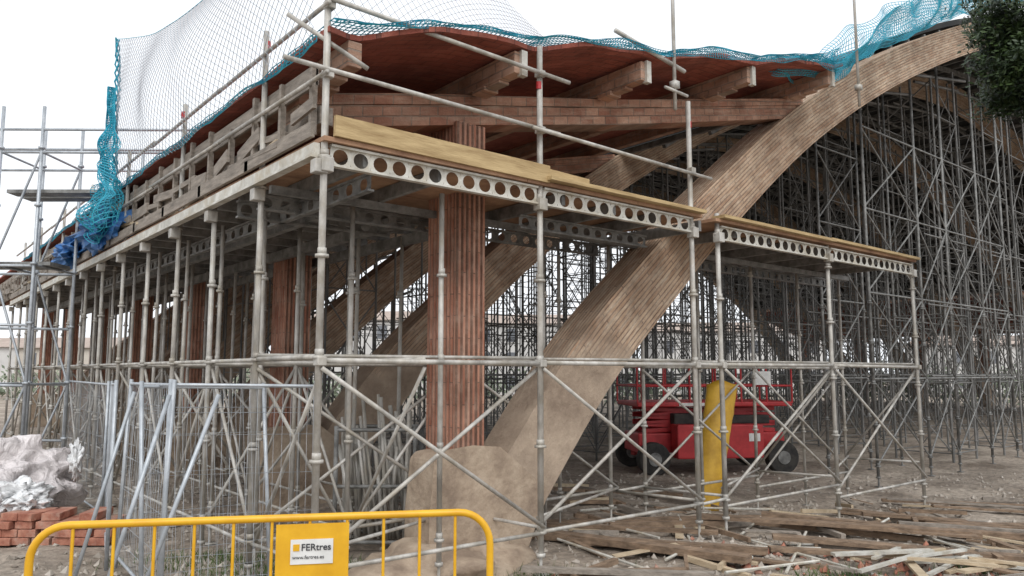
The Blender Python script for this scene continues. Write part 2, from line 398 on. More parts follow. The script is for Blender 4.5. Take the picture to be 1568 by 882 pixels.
def coupler(x,y,z): CL.box(x-.045,x+.045,y-.05,y+.05,z-.04,z+.04)
for x,zs in ((0,(5.0,5.68,2.3)),(2.68,(5.0,5.68,2.3)),(5.5,(5.0,2.3)),(6.1,(2.3,)),(9.18,(2.3,)),(12.4,(2.3,))):
    for z in zs: coupler(x,-.02,z)
def led(p,q,r=.024): RL.tube(p,q,r,8,True)
for i in range(len(FXS)-1):
    a,c=FXS[i],FXS[i+1]
    zb=.46-.33*sm(5,12.5,(a+c)/2)
    for y in (0,1.5):
        led((a,y-.03,2.30+random.uniform(-.015,.015)),(c,y-.03,2.30+random.uniform(-.015,.015)),.026)
        led((a,y-.03,zb),(c,y-.03,zb+random.uniform(-.03,.03)),.022)
    if c-a>1:
        led((a,.04,zb+.05),(c,.04,2.24),.022); led((a,-.06,2.24),(c,-.06,zb+.05),.022)
        led((a,1.54,zb+.05),(c,1.54,2.24),.02)
        led((a,1.46,2.24),(c,1.46,zb+.05),.02)
        led((a,.05,.6),(c,1.45,.5),.019); led((a,1.45,2.38),(c,.05,2.36),.019)
for x in FXS: led((x,0,2.34),(x,1.5,2.34)); led((x,0,.5),(x,1.5,.45),.02)
for x in (9.18,12.4): led((x,.02,2.2),(x,1.5,.5),.02)
for x in (0,1.1,1.9,2.65):
    led((x+.03,0 if x!=1.9 else 1.6,2.33),(x+.03,21,2.33),.022)
    led((x+.03,1.5,.42),(x+.03,21,.42),.02)
for j,y in enumerate(LY):
    led((0,y,2.30),(2.65,y,2.30),.02)
    if j%2==0: led((0,y,2.25),(1.1,y,.4),.02)
    else: led((1.1,y,2.25),(0,y,.4),.02)
    if j%2==0: led((0.04,y-1.5,2.25),(0.04,y,.4),.02)
    else: led((0.04,y-1.5,.4),(0.04,y,2.25),.02)
    led((1.14,y-1.5,.4 if j%2 else 2.25),(1.14,y,2.25 if j%2 else .4),.019)
    if j%2==0: led((1.1,y,.4),(2.65,y,2.25),.02)
    else: led((1.1,y,2.25),(2.65,y,.4),.02)
led((-.45,-.06,5.035),(2.95,-.06,5.0),.025); led((2.5,-.10,4.98),(5.9,-.06,4.94),.025)
led((-.05,-.08,5.72),(3.1,-.08,5.66),.025)
led((-.30,.25,5.60),(.35,-.15,5.10),.024)
for z in (5.68,5.0):
    y=-.1
    while y<19:
        led((-.04,y,z+random.uniform(-.02,.03)),(-.04,y+3.1,z+random.uniform(-.02,.03)),.023); y+=2.95
RT=B()
for x,y,z in ((0,0,5.99),(2.68,0,5.5),(5.5,0,5.62),(0,1.5,5.75),(0,4.5,5.75)):
    RT.tube((x,y,z),(x,y,z+.09),.0365,8)
for i in range(len(FXS)-1):
    a,c=FXS[i],FXS[i+1]
    if c-a<1: continue
    dz=-.03*(i>2)
    GI.girder((a+.05,-.01,0),(c-.05,-.01,0),4.12+dz,.205,.215,.078)
    GB.girder((a+.05,1.75,0),(c-.05,1.75,0),4.0,.17,.215,.06)
GB.girder((.0,2.25,0),(2.0,2.25,0),3.98,.20,.215,.07)
GB.girder((3.0,.75,0),(5.4,.75,0),4.0,.17,.215,.06)
GB.girder((0.55,.1,0),(.55,12,0),3.98,.18,.3,.07)
GI.box(-.10,-.04,.02,21,4.19,4.33)
GI.box(-.13,-.1,.02,21,4.19,4.215); 
x=.45
while x<12.4:
    if abs(x-2.3)>.3: JO.box(x-.03,x+.03,.03,1.95,4.18,4.33)
    x+=.88
y=2.2
while y<21.4:
    JO.box(0,2.8,y-.035,y+.035,4.18,4.33); y+=.7
for x in (.9,1.9,2.7): JO.box(x-.05,x+.05,2,21.4,4.03,4.175)
JO.box(0,12.4,1.25,1.32,4.09,4.175)
def deckrow(x0,x1,y0,y1,along='x',pool=None):
    pool=pool or (DK,DK,DK2)
    if along=='x':
        y=y0
        while y<y1-.05:
            x=x0
            while x<x1-.01:
                L_=min(random.uniform(1.8,2.9),x1-x)
                z=4.36+random.uniform(0,.006); b_=random.choice(pool); b_.box(x+.004,x+L_-.004,y,y+.292,z-.022,z+.022); x+=L_
            y+=.30
    else:
        x=x0
        while x<x1-.05:
            y=y0
            while y<y1-.01:
                L_=min(random.uniform(1.8,2.9),y1-y)
                z=4.36+random.uniform(0,.006); b_=random.choice(pool); b_.box(x,x+.292,y+.004,y+L_-.004,z-.022,z+.022); y+=L_
            x+=.30
deckrow(-.05,5.65,-.08,1.98,'x',(DK,)); deckrow(5.95,12.45,-.08,1.6,'x',(DK,))
deckrow(-.05,2.75,2.02,21.5,'y')
TB.beam((.05,-.09,4.49),(2.75,-.09,4.47),.045,.20); TB.beam((.95,-.02,4.52),(3.5,.02,4.46),.045,.19)
TB.beam((2.7,-.08,4.415),(5.6,-.08,4.405),.22,.045); TB.beam((6.05,-.06,4.41),(9.2,-.06,4.40),.22,.045); TB.beam((9.1,-.04,4.42),(12.45,-.05,4.40),.22,.045)
for i in range(13):
    y=.1+i*1.6; DK2.beam((-.08,y,4.46+random.uniform(0,.02)),(-.08,y+1.7,4.46+random.uniform(0,.03)),.04,.15)
PL=B()
for i in range(46):
    y=random.uniform(.5,18); x=random.uniform(-.05,.9); random.choice((PL,DK2)).beam((x,y,4.44+random.uniform(0,.2)),(x+random.uniform(-.2,.2),y+random.uniform(.5,2.2),4.44+random.uniform(0,.3)),.12,.04)
PL.obj('loose_boards',M['pale'],plat)
PT.obj('standards',M['steel'],plat,True); RL.obj('ledgers_and_braces',M['steel'],plat,True); CL.obj('couplers',M['steel'],plat,bevel=.008)
RT.obj('red_marks',M['red'],plat,True); GI.obj('perforated_girders',M['alu'],plat); GB.obj('inner_perforated_girders',M['steel_dark'],plat); JO.obj('joists',M['steel_dark'],plat)
DK.obj('deck_panels',M['ply'],plat); DK2.obj('deck_boards',M['plank2'],plat); TB.obj('toe_boards',M['yplank'],plat)
# ------------------------------------------------------------------ roof-edge posts
rp=empty('roof_guardrail',(5,0,6))
q=B()
for x,zt,zb in ((5.05,8.3,5.75),(10.35,11,7.0),(17.5,15,10.4)):
    q.tube((x,-.12,zb),(x,-.12,zt),.026,8,True); q.box(x-.05,x+.05,-.17,-.07,zb+.3,zb+.4)
q.tube((4.8,-.16,6.0),(5.35,-.1,6.02),.022,8,True); q.tube((3.9,-.1,6.55),(5.3,-.1,6.36),.03,8,True)
q.obj('rail_posts',M['steel'],rp,True)
# ------------------------------------------------------------------ nets
def net(fn,nu,nv,r,mat,name,parent,n=3,diag=False):
    b_=B(); P=[[fn(i/nu,j/nv) for i in range(nu+1)] for j in range(nv+1)]
    if diag:
        for j in range(nv):
            for i in range(nu):
                if (i+j)%2==0: b_.tube(P[j][i],P[j+1][i+1],r,n)
                else: b_.tube(P[j][i+1],P[j+1][i],r,n)
    else:
        for j in range(nv+1): b_.path(P[j],r,n)
        for i in range(nu+1): b_.path([P[j][i] for j in range(nv+1)],r,n)
    return b_.obj(name,mat,parent)
sn=empty('white_safety_net',(-.2,3,6))
def f1(u,v):
    y=.05+7.15*u; top=7.85-.1*u-.95*math.sin(math.pi*u**.8)
    bot=5.30+.05*math.sin(9*u)
    z=bot+(top-bot)*v
    return (-.12-.25*math.sin(math.pi*v)*math.sin(math.pi*u)-.25*v*u+.06*noise.noise(Vector((y*.8,z*.8,1))),y+.5*(1-v)*u,z)
net(f1,110,34,.0036,M['whitenet'],'net_mesh',sn,3,True)
def f1b(u,v): 
    x=0+5.0*u; top=8.0-1.5*u**.8; bot=5.5+.22*x
    return (x,.05+.15*math.sin(3*u)+1.2*u,bot+(max(top,bot+.01)-bot)*v)
net(f1b,75,34,.0026,M['whitenet'],'net_mesh_return',sn,3,True)
tr=B(); 
for k in range(5): tr.path([Vector(f1(1,v/18))+Vector((.04*math.sin(v*1.7+k*2),.045*math.cos(v*2.3+k*2),0)) for v in range(19)],.013,5)
tr.path([Vector(f1(u/20,1)) for u in range(21)],.005,4)
tr.obj('teal_edge_rope',M['teal'],sn,True)
tn=empty('teal_debris_net',(5,0,6.5))
def roofz(x): return bb(x)+.38+.30+.085*abs(math.sin(math.pi*(x-.3)/2.3))
def f2(u,v):
    x=.0+9.9*u; w_=.25+.45*sm(.3,.7,u)+.7*noise.noise(Vector((x*.9,0,2)))
    return (x,-.14-.06*noise.noise(Vector((x*2,v*2,0))),roofz(x)+.09-.19*v*w_+.04*noise.noise(Vector((x*1.6,v,4))))
net(f2,200,4,.0055,M['teal'],'front_edge_net',tn)
def f2b(u,v):
    x=.0+9.9*u; return (x,-.13+.5*v,roofz(x)+.09+.07*sm(.2,.6,u)*v+.09*noise.noise(Vector((x*1.6,v*2,4)))*(.3+.7*sm(.2,.5,u)))
net(f2b,170,6,.0055,M['teal'],'front_top_net',tn)
def f3(u,v):
    x=8.4+14.5*u; h=.20+.66*sm(0,.3,u)
    z=(zat(E,x)+.30 if x>9.9 else roofz(x))
    return (x+.3*noise.noise(Vector((x*.7,v,9))),.35-.45*v+.2*noise.noise(Vector((x,v*2,2))),z-.08+h*v+.10*noise.noise(Vector((x*1.2,v*1.5,5))))
net(f3,220,14,.0068,M['teal'],'arch_edge_net',tn)
def f3b(u,v):
    x=8.4+14.5*u; h=.20+.55*sm(0,.3,u)
    z=(zat(E,x)+.30 if x>9.9 else roofz(x))
    return (x+.3*noise.noise(Vector((x*.9,v,3))),.5+.3*v+.3*noise.noise(Vector((x,v*2,7))),z-.05+h*v+.12*noise.noise(Vector((x*1.1,v*1.5,8))))
net(f3b,170,10,.0068,M['teal'],'arch_edge_net_fold',tn)
def f4(u,v):
    y=.1+19*u; return (-.06-.03*noise.noise(Vector((y*3,v,0))),y,5.42-.11*v*(.7+.8*noise.noise(Vector((y*.8,0,0))))+.05*noise.noise(Vector((y,v,0))))
net(f4,220,3,.0065,M['teal'],'eave_net',tn)
def f5(u,v):     # bunched net running down from the edge rope
    wd=.05+1.9*v**1.9; z=6.9-2.3*v
    return (-.40+.45*v*noise.noise(Vector((u*5,v*6,1)))+.06*math.sin(u*14+v*3),7.2+(u-.40)*wd+.3*v*noise.noise(Vector((u*4,v*6,8))),z+.5*v*noise.noise(Vector((u*4,v*3,3))))
net(f5,36,56,.0060,M['teal'],'hanging_net',tn)
def f6(u,v):
    y=15.5+3*u; return (-1.3+.3*noise.noise(Vector((u*5,v*4,1))),y,6.9-2.6*v-.4*u+.3*noise.noise(Vector((u*3,v*3,3))))
net(f6,40,34,.008,M['teal'],'hanging_net_far',tn)
bl=B()
def lump(b_,c,rx,ry,rz,seed,res=14,amp=.35,fr=2.2):
    k=len(b_.v); c=Vector(c)
    for i in range(res+1):
        th=math.pi*i/res
        for j in range(res*2):
            ph=math.pi*j/res; d=Vector((math.sin(th)*math.cos(ph),math.sin(th)*math.sin(ph),math.cos(th)))
            s_=1+amp*noise.noise(d*fr+Vector((seed,seed*2,0)))+amp*.4*noise.noise(d*fr*3+Vector((0,seed,0)))
            b_.v.append(c+Vector((d.x*rx,d.y*ry,d.z*rz))*s_)
    w=res*2
    for i in range(res):
        for j in range(w): b_.f.append((k+i*w+j,k+i*w+(j+1)%w,k+(i+1)*w+(j+1)%w,k+(i+1)*w+j))
lump(bl,(-.05,8.8,4.75),.35,1.2,.30,4,18,.7,3); lump(bl,(-.1,11.4,4.65),.3,1.0,.25,7,18,.7,3); bl.obj('blue_tarp_bundle',M['blue'])
# ------------------------------------------------------------------ interior shoring
sh=empty('shoring_scaffold_towers',(25,15,0)); SB=B(); SD=B(); SF=B()
def tower(x0,y0,w,dpt,near):
    cs=[(x0,y0),(x0+w,y0),(x0+w,y0+dpt),(x0,y0+dpt)]
    zt=[zat(I,c_[0])-.35 for c_ in cs]; g0=gz(x0,y0); mn=min(zt)
    if mn<2.0: return
    nn=6 if near else 4; r=.034
    for c_,z in zip(cs,zt):
        SB.tube((c_[0],c_[1],g0),(c_[0]+random.uniform(-.04,.04),c_[1],z),r,nn)
        if near:
            zz_=g0+.5
            while zz_<z: SB.tube((c_[0],c_[1],zz_),(c_[0],c_[1],zz_+.03),.058,6,True); zz_+=1.0
    lift=2.0; z=g0+.25; k=0
    while z<mn-.3:
        z2=min(z+lift,mn-.1)
        for i in range(4):
            a,c_=cs[i],cs[(i+1)%4]
            SD.tube((*a,z),(*c_,z),.020,nn)
            if z2-z>1.0 and random.random()<.85:
                if (i+k)%2==0: SD.tube((*a,z),(*c_,z2),.018,nn)
                else: SD.tube((*c_,z),(*a,z2),.018,nn)
        z+=lift; k+=1
    for yy in (y0,y0+dpt): SD.tube((x0-1,yy,zt[0]-.2),(x0+w+1,yy,zt[1]-.05),.05,4)
y=2.6
while y<YE-2:
    x=6.6
    while x<57:
        if not (x<19 and y<9.8) and not(x<13 and y<10):
            tower(x+random.uniform(-.25,.25),y+random.uniform(-.2,.2),1.7,1.6,(x<24 and y<16))
        x+=3.5
    y+=3.6
for y in (2.6,6.2,9.8,13.4,17,24.2):
    for z in (2.1,4.1,6.1):
        x0=19.5 if y<9.8 else 11
        if zat(I,x0)>z: SD.tube((x0,y,z),(50,y,z),.024,5)
for (x,y) in ((14.6,1.9),(17.4,1.9),(19.2,1.9),(21.5,1.9),(23.5,1.9),(15.2,3.4),(17.4,3.4),(19.2,3.4)):
    zt=zat(I,x)-.1; post(SF,x,y,zt,.036)
for a,c_,y in ((14.6,17.4,1.9),(17.4,19.2,1.9),(19.2,21.5,1.9),(21.5,23.5,1.9),(15.2,17.4,3.4)):
    for k in range(4):
        z0=.1+k*2
        if z0+2>zat(I,a): break
        SF.tube((a,y,z0),(c_,y,z0+1.9),.022,6); SF.tube((c_,y,z0),(a,y,z0+1.9),.022,6); SF.tube((a,y,z0+1.95),(c_,y,z0+1.95),.023,6)
for k in range(2,6):
    for x in (4.2,6.6):
        yb=Y0+BAY*k-2
        tz=bb(x)-.1
        for dx,dy in ((0,0),(1.2,0),(0,1.2),(1.2,1.2)): SB.tube((x+dx,yb+dy,0),(x+dx,yb+dy,tz),.028,5)
        for z in (.3,2.2,4.0):
            SD.tube((x,yb,z),(x+1.2,yb,z),.02,4); SD.tube((x,yb,z),(x,yb+1.2,z),.02,4)
            SD.tube((x,yb,z),(x+1.2,yb,z+1.6),.018,4); SD.tube((x+1.2,yb,z),(x,yb,z+1.6),.018,4)
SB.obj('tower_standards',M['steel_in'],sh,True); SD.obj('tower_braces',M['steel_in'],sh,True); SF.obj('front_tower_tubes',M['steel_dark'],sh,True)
# ------------------------------------------------------------------ access scaffold at far left
asf=empty('access_scaffold',S(-8,13)); q=B()
for r_ in (-8.75,-8.05,-6.9,-5.6):
    for f_ in (12.8,14.0):
        p=S(r_,f_); zt=6.75 if r_<-7 else 6.3
        q.tube((p.x,p.y,0 if r_<-7 else 5.2),(p.x,p.y,zt),.03,7,True)
        if r_<-7:
            for z in (1,2,3,4,5,6): q.tube((p.x,p.y,z),(p.x,p.y,z+.04),.055,8,True)
for f_ in (12.8,14.0):
    for z in (1.0,2.0,3.0,4.0,5.95,6.35):
        q.tube(S(-9.6,f_,z),S(-5.4 if z>5 else -8.05,f_,z-.02),.024,6,True)
    q.tube(S(-8.75,f_,.3),S(-8.05,f_,2),.02,6); q.tube(S(-8.05,f_,2.0),S(-8.75,f_,4),.02,6); q.tube(S(-8.75,f_,4),S(-8.05,f_,5.95),.02,6)
for r_ in (-8.75,-8.05):
    for z in (2,4,5.95): q.tube(S(r_,12.8,z),S(r_,14,z),.022,6)
q.tube(S(-8.7,12.75,4.1),S(-9.6,12.75,5.9),.024,6); q.tube(S(-6.9,13,5.25),S(-5.6,13,6.3),.02,6)
q.obj('tubes',M['steel_blue'],asf,True)
q=B(); q.beam(S(-8.7,13.1,5.30),S(-6.6,13.1,5.30),.3,.06); q.beam(S(-8.7,13.5,5.30),S(-6.6,13.5,5.30),.3,.06); q.beam(S(-9.4,13.3,4.05),S(-7.9,13.3,4.05),.6,.06); q.obj('decks',M['steel_dark'],asf)
# ------------------------------------------------------------------ temporary fence panels
def fence(a,b_,name,lean=0.0,h=2.0,zlift=0.05):
    a=Vector(a); b_=Vector(b_); d=(b_-a); Ln=d.length; d.normalize(); nr=Vector((-d.y,d.x,0))
    za,zb=gz(a.x,a.y)+zlift,gz(b_.x,b_.y)+zlift
    def P(s_,z): 
        p=a+d*s_; return Vector((p.x,p.y,za+(zb-za)*s_/Ln+z))+nr*lean*z
    e=empty(name,(a+b_)/2); F=B(); W=B()
    F.tube(P(0,0),P(0,h+.05),.021,8,True); F.tube(P(Ln,0),P(Ln,h+.05),.021,8,True)
    F.tube(P(0,h),P(Ln,h),.017,8); F.tube(P(0,.12),P(Ln,.12),.017,8)
    k=int(Ln/.075)
    for i in range(1,k):
        z0=.12
        for z1 in (.85,1.5,h):
            b0=.03*noise.noise(Vector((i*.3,z0,Ln)))*(z0>.2); b1=.03*noise.noise(Vector((i*.3,z1,Ln)))*(z1<h)
            W.tube(P(i*Ln/k,z0)+nr*b0,P(i*Ln/k,z1)+nr*b1,.0018,3); z0=z1
    for z in (.3,.5,.85,1.2,1.55,1.75,1.8): W.tube(P(0,z),P(Ln,z),.0026,3)
    F.obj('frame',M['steel_blue'],e,True); W.obj('mesh_wires',M['steel_blue'],e)
    return e
fence(S(-3.05,6.9),S(-1.85,7.35),'construction_fence_panel',.06)
fence(S(-3.1,6.95),S(-4.35,8.7),'construction_fence_panel.001',-.03)
fence(S(-4.4,8.6),S(-6.0,11.6),'construction_fence_panel.002',0)
fence(S(-6.05,11.6),S(-8.3,14.4),'construction_fence_panel.003',0)
fence(S(-3.3,7.1),S(-2.4,7.9),'construction_fence_panel.004',.16)
fp=B()
for a_,c_ in ((S(-3.05,6.9,2.0),S(-3.35,6.4,.2)),(S(-2.65,7.0,2.0),S(-3.1,6.5,.2)),(S(-3.9,8,2.0),S(-4.3,7.7,.0))):
    fp.tube(a_,c_,.02,8,True)
fp.obj('fence_stay_tubes',M['steel_blue'],None,True)
# ------------------------------------------------------------------ yellow crowd barrier
A=S(-2.37,3.89); Bp=S(-.12,4.30); zg=gz(A.x,A.y); ztop=1.445
cb=empty('crowd_control_barrier',(A+Bp)/2); q=B(); d=(Bp-A); Ln=d.length; d.normalize()
def P(s_,z): p=A+d*s_; return Vector((p.x,p.y,z))
rr=.17; pts=[P(0,zg+.12)]
for i in range(9):
    t=math.pi/2*i/8; pts.append(P(rr-rr*math.cos(t),ztop-rr+rr*math.sin(t)))
for i in range(9):
    t=math.pi/2*i/8; pts.append(P(Ln-rr+rr*math.sin(t),ztop-rr+rr*math.cos(t)))
pts.append(P(Ln,zg+.12))
q.path(pts,.0195,12); q.tube(P(0,zg+.16),P(Ln,zg+.16),.016,10)
nb=12
for i in range(1,nb):
    s_=Ln*i/nb; q.tube(P(s_,zg+.16),P(s_,ztop-.005),.0085,8)
nr=Vector((-d.y,d.x,0))
for s_ in (.25,Ln-.25):
    q.beam(P(s_,zg+.012)-nr*.3,P(s_,zg+.012)+nr*.3,.05,.012); q.tube(P(s_,zg+.01),P(s_,zg+.16),.012,8)
q.obj('tube_frame',M['yellow'],cb,True)
q=B(); s0_=1.165; s1_=1.535
q.beam(P(s0_,ztop-.215)-nr*.012,P(s1_,ztop-.215)-nr*.012,.004,.37)
pl=q.obj('sign_plate',M['yellow'],cb); 
q=B(); q.beam(P(s0_+.075,ztop-.17)-nr*.018,P(s1_-.08,ztop-.17)-nr*.018,.004,.125); q.obj('sign_label',M['white'],cb)
def text(body,size,s_,z,mat,bold=0):
    cu=bpy.data.curves.new('t','FONT'); cu.body=body; cu.size=size; cu.extrude=.0006; cu.offset=bold
    o=bpy.data.objects.new('t',cu); scene.collection.objects.link(o)
    ang=math.atan2(d.y,d.x); p=P(s_,z)-nr*.0235
    o.matrix_world=Matrix.Translation(p)@Matrix.Rotation(ang,4,'Z')@Matrix.Rotation(R(90),4,'X')
    dg=bpy.context.evaluated_depsgraph_get(); me=bpy.data.meshes.new_from_object(o.evaluated_get(dg)); mw=o.matrix_world.copy()
    bpy.data.objects.remove(o); me.transform(mw); me.materials.clear(); me.materials.append(mat)
    o2=bpy.data.objects.new('sign_text',me); scene.collection.objects.link(o2); o2.parent=cb; o2.matrix_parent_inverse=Matrix.Translation(cb.location).inverted()
bpy.context.view_layer.update()
text('FERtres',.048,s0_+.128,ztop-.163,M['blacktxt'],.0006); text('www.fertres.es',.026,s0_+.085,ztop-.205,M['blacktxt'])
q=B(); q.beam(P(s0_+.088,ztop-.148)-nr*.0215,P(s0_+.12,ztop-.148)-nr*.0215,.003,.034); q.obj('sign_logo',M['yellow'],cb)
# ------------------------------------------------------------------ scissor lift
sl0=S(5.15,21); zl=gz(sl0.x,sl0.y); sl=empty('scissor_lift',(sl0.x,sl0.y,zl))
ang=math.atan2(RY,RX)+R(8)
ex=Vector((math.cos(ang),math.sin(ang),0)); ey=Vector((-ex.y,ex.x,0))
def W(x,y,z): return sl0+ex*x+ey*y+Vector((0,0,zl+z))
q=B(); q.beam(W(-2.0,0,.78),W(2.0,0,.78),1.3,.5)
q.beam(W(-1.15,-.95,.85),W(1.15,-.95,.85),.5,.85); q.beam(W(-1.15,.95,.85),W(1.15,.95,.85),.5,.85)
q.beam(W(-2.1,0,1.78),W(2.1,0,1.78),1.9,.12)
for x in (-2,2):
    for y in (-.9,.9): q.beam(W(x*.86,y*.7,.35),W(x*.86,y*.7,.8),.16,.16)
q.obj('chassis_and_deck',M['red'],sl,bevel=.03)
q=B()
for sx in (-1,1):
    for k in range(3):
        z0=1.08+k*.2
        for y in (-.5,.5):
            q.beam(W(-1.8*sx,y,z0),W(1.8*sx,y,z0+.18),.06,.11)
q.obj('scissor_arms',M['red'],sl,bevel=.01)
q=B()
for y in (-.93,.93):
    for z in (2.25,2.75): q.tube(W(-2.1,y,z),W(2.1,y,z),.028,8)
    for i in range(7): q.tube(W(-2.1+.7*i,y,1.8),W(-2.1+.7*i,y,2.75),.025,8)
for x in (-2.1,2.1):
    for z in (2.25,2.75): q.tube(W(x,-.93,z),W(x,.93,z),.028,8)
q.obj('guard_rails',M['red'],sl,True)
q=B(); hub=B()
for x in (-1.72,1.72):
    for y in (-.98,.98):
        q.tube(W(x,y-.15,.42),W(x,y+.15,.42),.42,20,True); hub.tube(W(x,y-.17,.42),W(x,y+.17,.42),.17,14,True)
q.obj('tyres',M['black'],sl,bevel=.04); hub.obj('hubs',M['steel_dark'],sl)
q=B(); q.beam(W(.75,-1.205,.95),W(1.05,-1.205,.95),.006,.2); q.beam(W(1.0,-.98,2.45),W(1.5,-.98,2.45),.03,.35); q.beam(W(-1.0,-.965,1.78),W(-.2,-.965,1.78),.006,.08)
for k in range(4): q.beam(W(-.35+.15*k,-1.21,.65),W(-.22+.15*k,-1.21,1.1 if k%2 else 1.0),.006,.05)
q.obj('decals',M['white'],sl)
q=B(); q.beam(W(-1.1,-.6,1.4),W(-.1,-.6,1.4),.5,.28); q.beam(W(.3,-.7,1.38),W(1.5,-.7,1.38),.3,.22); q.obj('engine_covers',M['black'],sl,bevel=.03)
# ------------------------------------------------------------------ yellow debris chute section leaning
cp=S(3.5,13.6); cz=gz(cp.x,cp.y); ch=B(); dx=Vector((RX,RY,0)); dy=Vector((FX,FY,0))
NS=14;NH=20
for j in range(NH+1):
    h=j/NH; wv=.21+.07*h+(.012 if j%5==0 else 0)
    for i in range(NS+1):
        a=math.pi*(i/NS)
        ch.v.append(cp+dx*(-math.cos(a)*wv+.42*h-.15)+dy*(-(math.sin(a))*.16+.25*h)+Vector((0,0,cz+2.2*h+.04*math.sin(a*3+h*4)*(h>.95))))
for j in range(NH):
    for i in range(NS): a=j*(NS+1)+i; ch.f.append((a,a+1,a+NS+2,a+NS+1))
o=ch.obj('debris_chute',M['yellowold'],None,True); md=o.modifiers.new('s','SOLIDIFY'); md.thickness=.012
# ------------------------------------------------------------------ prop storage rack
pr0=S(-1.72,10.2); rk=empty('steel_prop_rack',pr0); q=B(); zr=gz(pr0.x,pr0.y)
def K(r_,f_,z): return S(-1.72+r_,10.2+f_,zr+z)
for a_ in (-.5,.5):
    for c_ in (-.35,.35): q.tube(K(a_,c_,0),K(a_,c_,1.55),.03,8,True)
    for z in (.12,1.5): q.tube(K(a_,-.35,z),K(a_,.35,z),.025,6)
for c_ in (-.35,.35):
    for z in (.12,1.5,.8): q.tube(K(-.5,c_,z),K(.5,c_,z),.025,6)
q.obj('rack_frame',M['steel_dark'],rk,True)
q=B()
for i in range(34):
    a_=random.uniform(-.42,.42); c_=random.uniform(-.3,.3)
    q.tube(K(a_,c_,.12),K(a_+random.uniform(-.28,.2),c_+random.uniform(-.1,.1),random.uniform(1.2,2.0)),random.choice((.02,.025,.028)),7,True)
q.obj('props',M['steel'],rk,True)
lg=B()
for j in range(7):
    for i in range(3):
        p=S(-1.0+.13*i+.06*(j%2),12.3); lg.tube((p.x,p.y,.1+j*.125),(p.x+FX*1.5,p.y+FY*1.5,.1+j*.125),.062,9,True)
lg.obj('round_post_stack',M['plank2'],None,True)
# ------------------------------------------------------------------ lumber, rubble, weeds
lu=empty('scattered_timber_planks',S(5,11)); q1=B();q2=B();q3=B();q4=B()
RA=math.atan2(RY,RX)
def plank(b_,r_,f_,Lh,ang,w_,t_,dz=0):
    p=S(r_,f_); dd=Vector((math.cos(ang),math.sin(ang),0)); a_=p-dd*Lh/2; c_=p+dd*Lh/2
    b_.beam((a_.x,a_.y,gz(a_.x,a_.y)+t_/2+dz+random.uniform(.0,.05)),(c_.x,c_.y,gz(c_.x,c_.y)+t_/2+dz+random.uniform(0,.09)),w_,t_)
for (r_,f_,n_,da) in ((6.7,12.9,6,-22),(5.0,10.9,4,-12),(2.1,9.5,5,-24),(4.3,9.6,4,-12),(7.9,11.6,4,-20),(1.5,8.5,4,-16),(1.8,11.3,3,-10),(8.6,14.6,3,-8)):
    for i in range(n_):
        plank(random.choice((q1,q1,q1,q2)),r_+random.gauss(0,.4),f_+random.gauss(0,.25),random.uniform(1.4,3.6)*(1 if f_>9 else .7),RA+R(da+random.gauss(0,11)),random.choice((.10,.14,.2)),random.choice((.03,.05,.08)),.05*random.choice((0,0,1,2)))
for i in range(110):
    f_=random.uniform(8.2,15.5); r_=random.uniform(.9,.66*f_)
    plank(random.choice((q1,q1,q2,q2,q3)),r_,f_,random.uniform(.15,1.1),random.uniform(0,3.14),random.choice((.04,.07,.11)),random.choice((.02,.03,.06)),random.choice((0,.03)))
for i in range(22): plank(random.choice((q3,q2,q4)),random.gauss(5.5,.7),random.gauss(8.9,.35),random.uniform(.4,1.5),RA+R(random.gauss(15,25)),random.choice((.05,.1)),.03,random.uniform(0,.12))
for i in range(18):
    f_=random.uniform(8.6,14); r_=random.uniform(1,.6*f_); p=S(r_,f_); an=random.uniform(0,3.14); dd=Vector((math.cos(an),math.sin(an),0))*random.uniform(.4,1.3); q4.tube(p-dd+Vector((0,0,gz(p.x,p.y)+.05)),p+dd+Vector((0,0,gz(p.x,p.y)+.06)),.018,6,True)
q1.obj('brown_planks',M['plank'],lu); q2.obj('grey_planks',M['plank2'],lu); q3.obj('pale_planks',M['pale'],lu); q4.obj('metal_strips_and_tubes',M['alu'],lu)
rb=B()
def stone(b_,p,s_):
    k=len(b_.v)
    for v in ((1,0,0),(-1,0,0),(0,1,0),(0,-1,0),(0,0,1),(0,0,-1)): b_.v.append(Vector(p)+Vector(v)*s_*random.uniform(.5,1.1)+Vector([random.uniform(-.3,.3)*s_ for _ in range(3)]))
    for f in ((0,2,4),(2,1,4),(1,3,4),(3,0,4),(2,0,5),(1,2,5),(3,1,5),(0,3,5)): b_.f.append(tuple(k+a for a in f))
for i in range(6500):
    f_=random.uniform(7.6,20)**1.0; r_=random.uniform(-.7*f_,.7*f_); p=S(r_,f_)
    if noise.noise(p*.6)<-.05 and random.random()<.7: continue
    stone(rb,(p.x,p.y,gz(p.x,p.y)+.005),random.choice((.012,.018,.03,.045,.06)))
rb.obj('rubble',M['rubble'])
rb=B()
for i in range(260):
    p=S(random.gauss(4.6,1.2),random.gauss(9.1,.5)); stone(rb,(p.x,p.y,gz(p.x,p.y)+.01),random.uniform(.02,.07))
rb.obj('broken_bricks',M['brick'])
gs=B()
for cx_,cf,n_,sp_ in ((-2.6,8.6,900,.55),(.3,8.5,260,.3),(-3.6,9.3,500,.5),(3.6,8.5,300,.3),(-1.7,8.8,400,.3),(5.2,8.9,160,.2)):
    for i in range(n_):
        p=S(random.gauss(cx_,sp_),random.gauss(cf,sp_*.5)); z=gz(p.x,p.y); h=random.uniform(.03,.14); a=random.uniform(0,6.28); w=.006
        t=Vector((math.cos(a),math.sin(a),0)); tip=p+Vector((random.gauss(0,.04),random.gauss(0,.04),0))
        gs.quad((p.x-t.x*w,p.y-t.y*w,z),(p.x+t.x*w,p.y+t.y*w,z),(tip.x,tip.y,z+h))
gs.obj('grass',M['grass'])
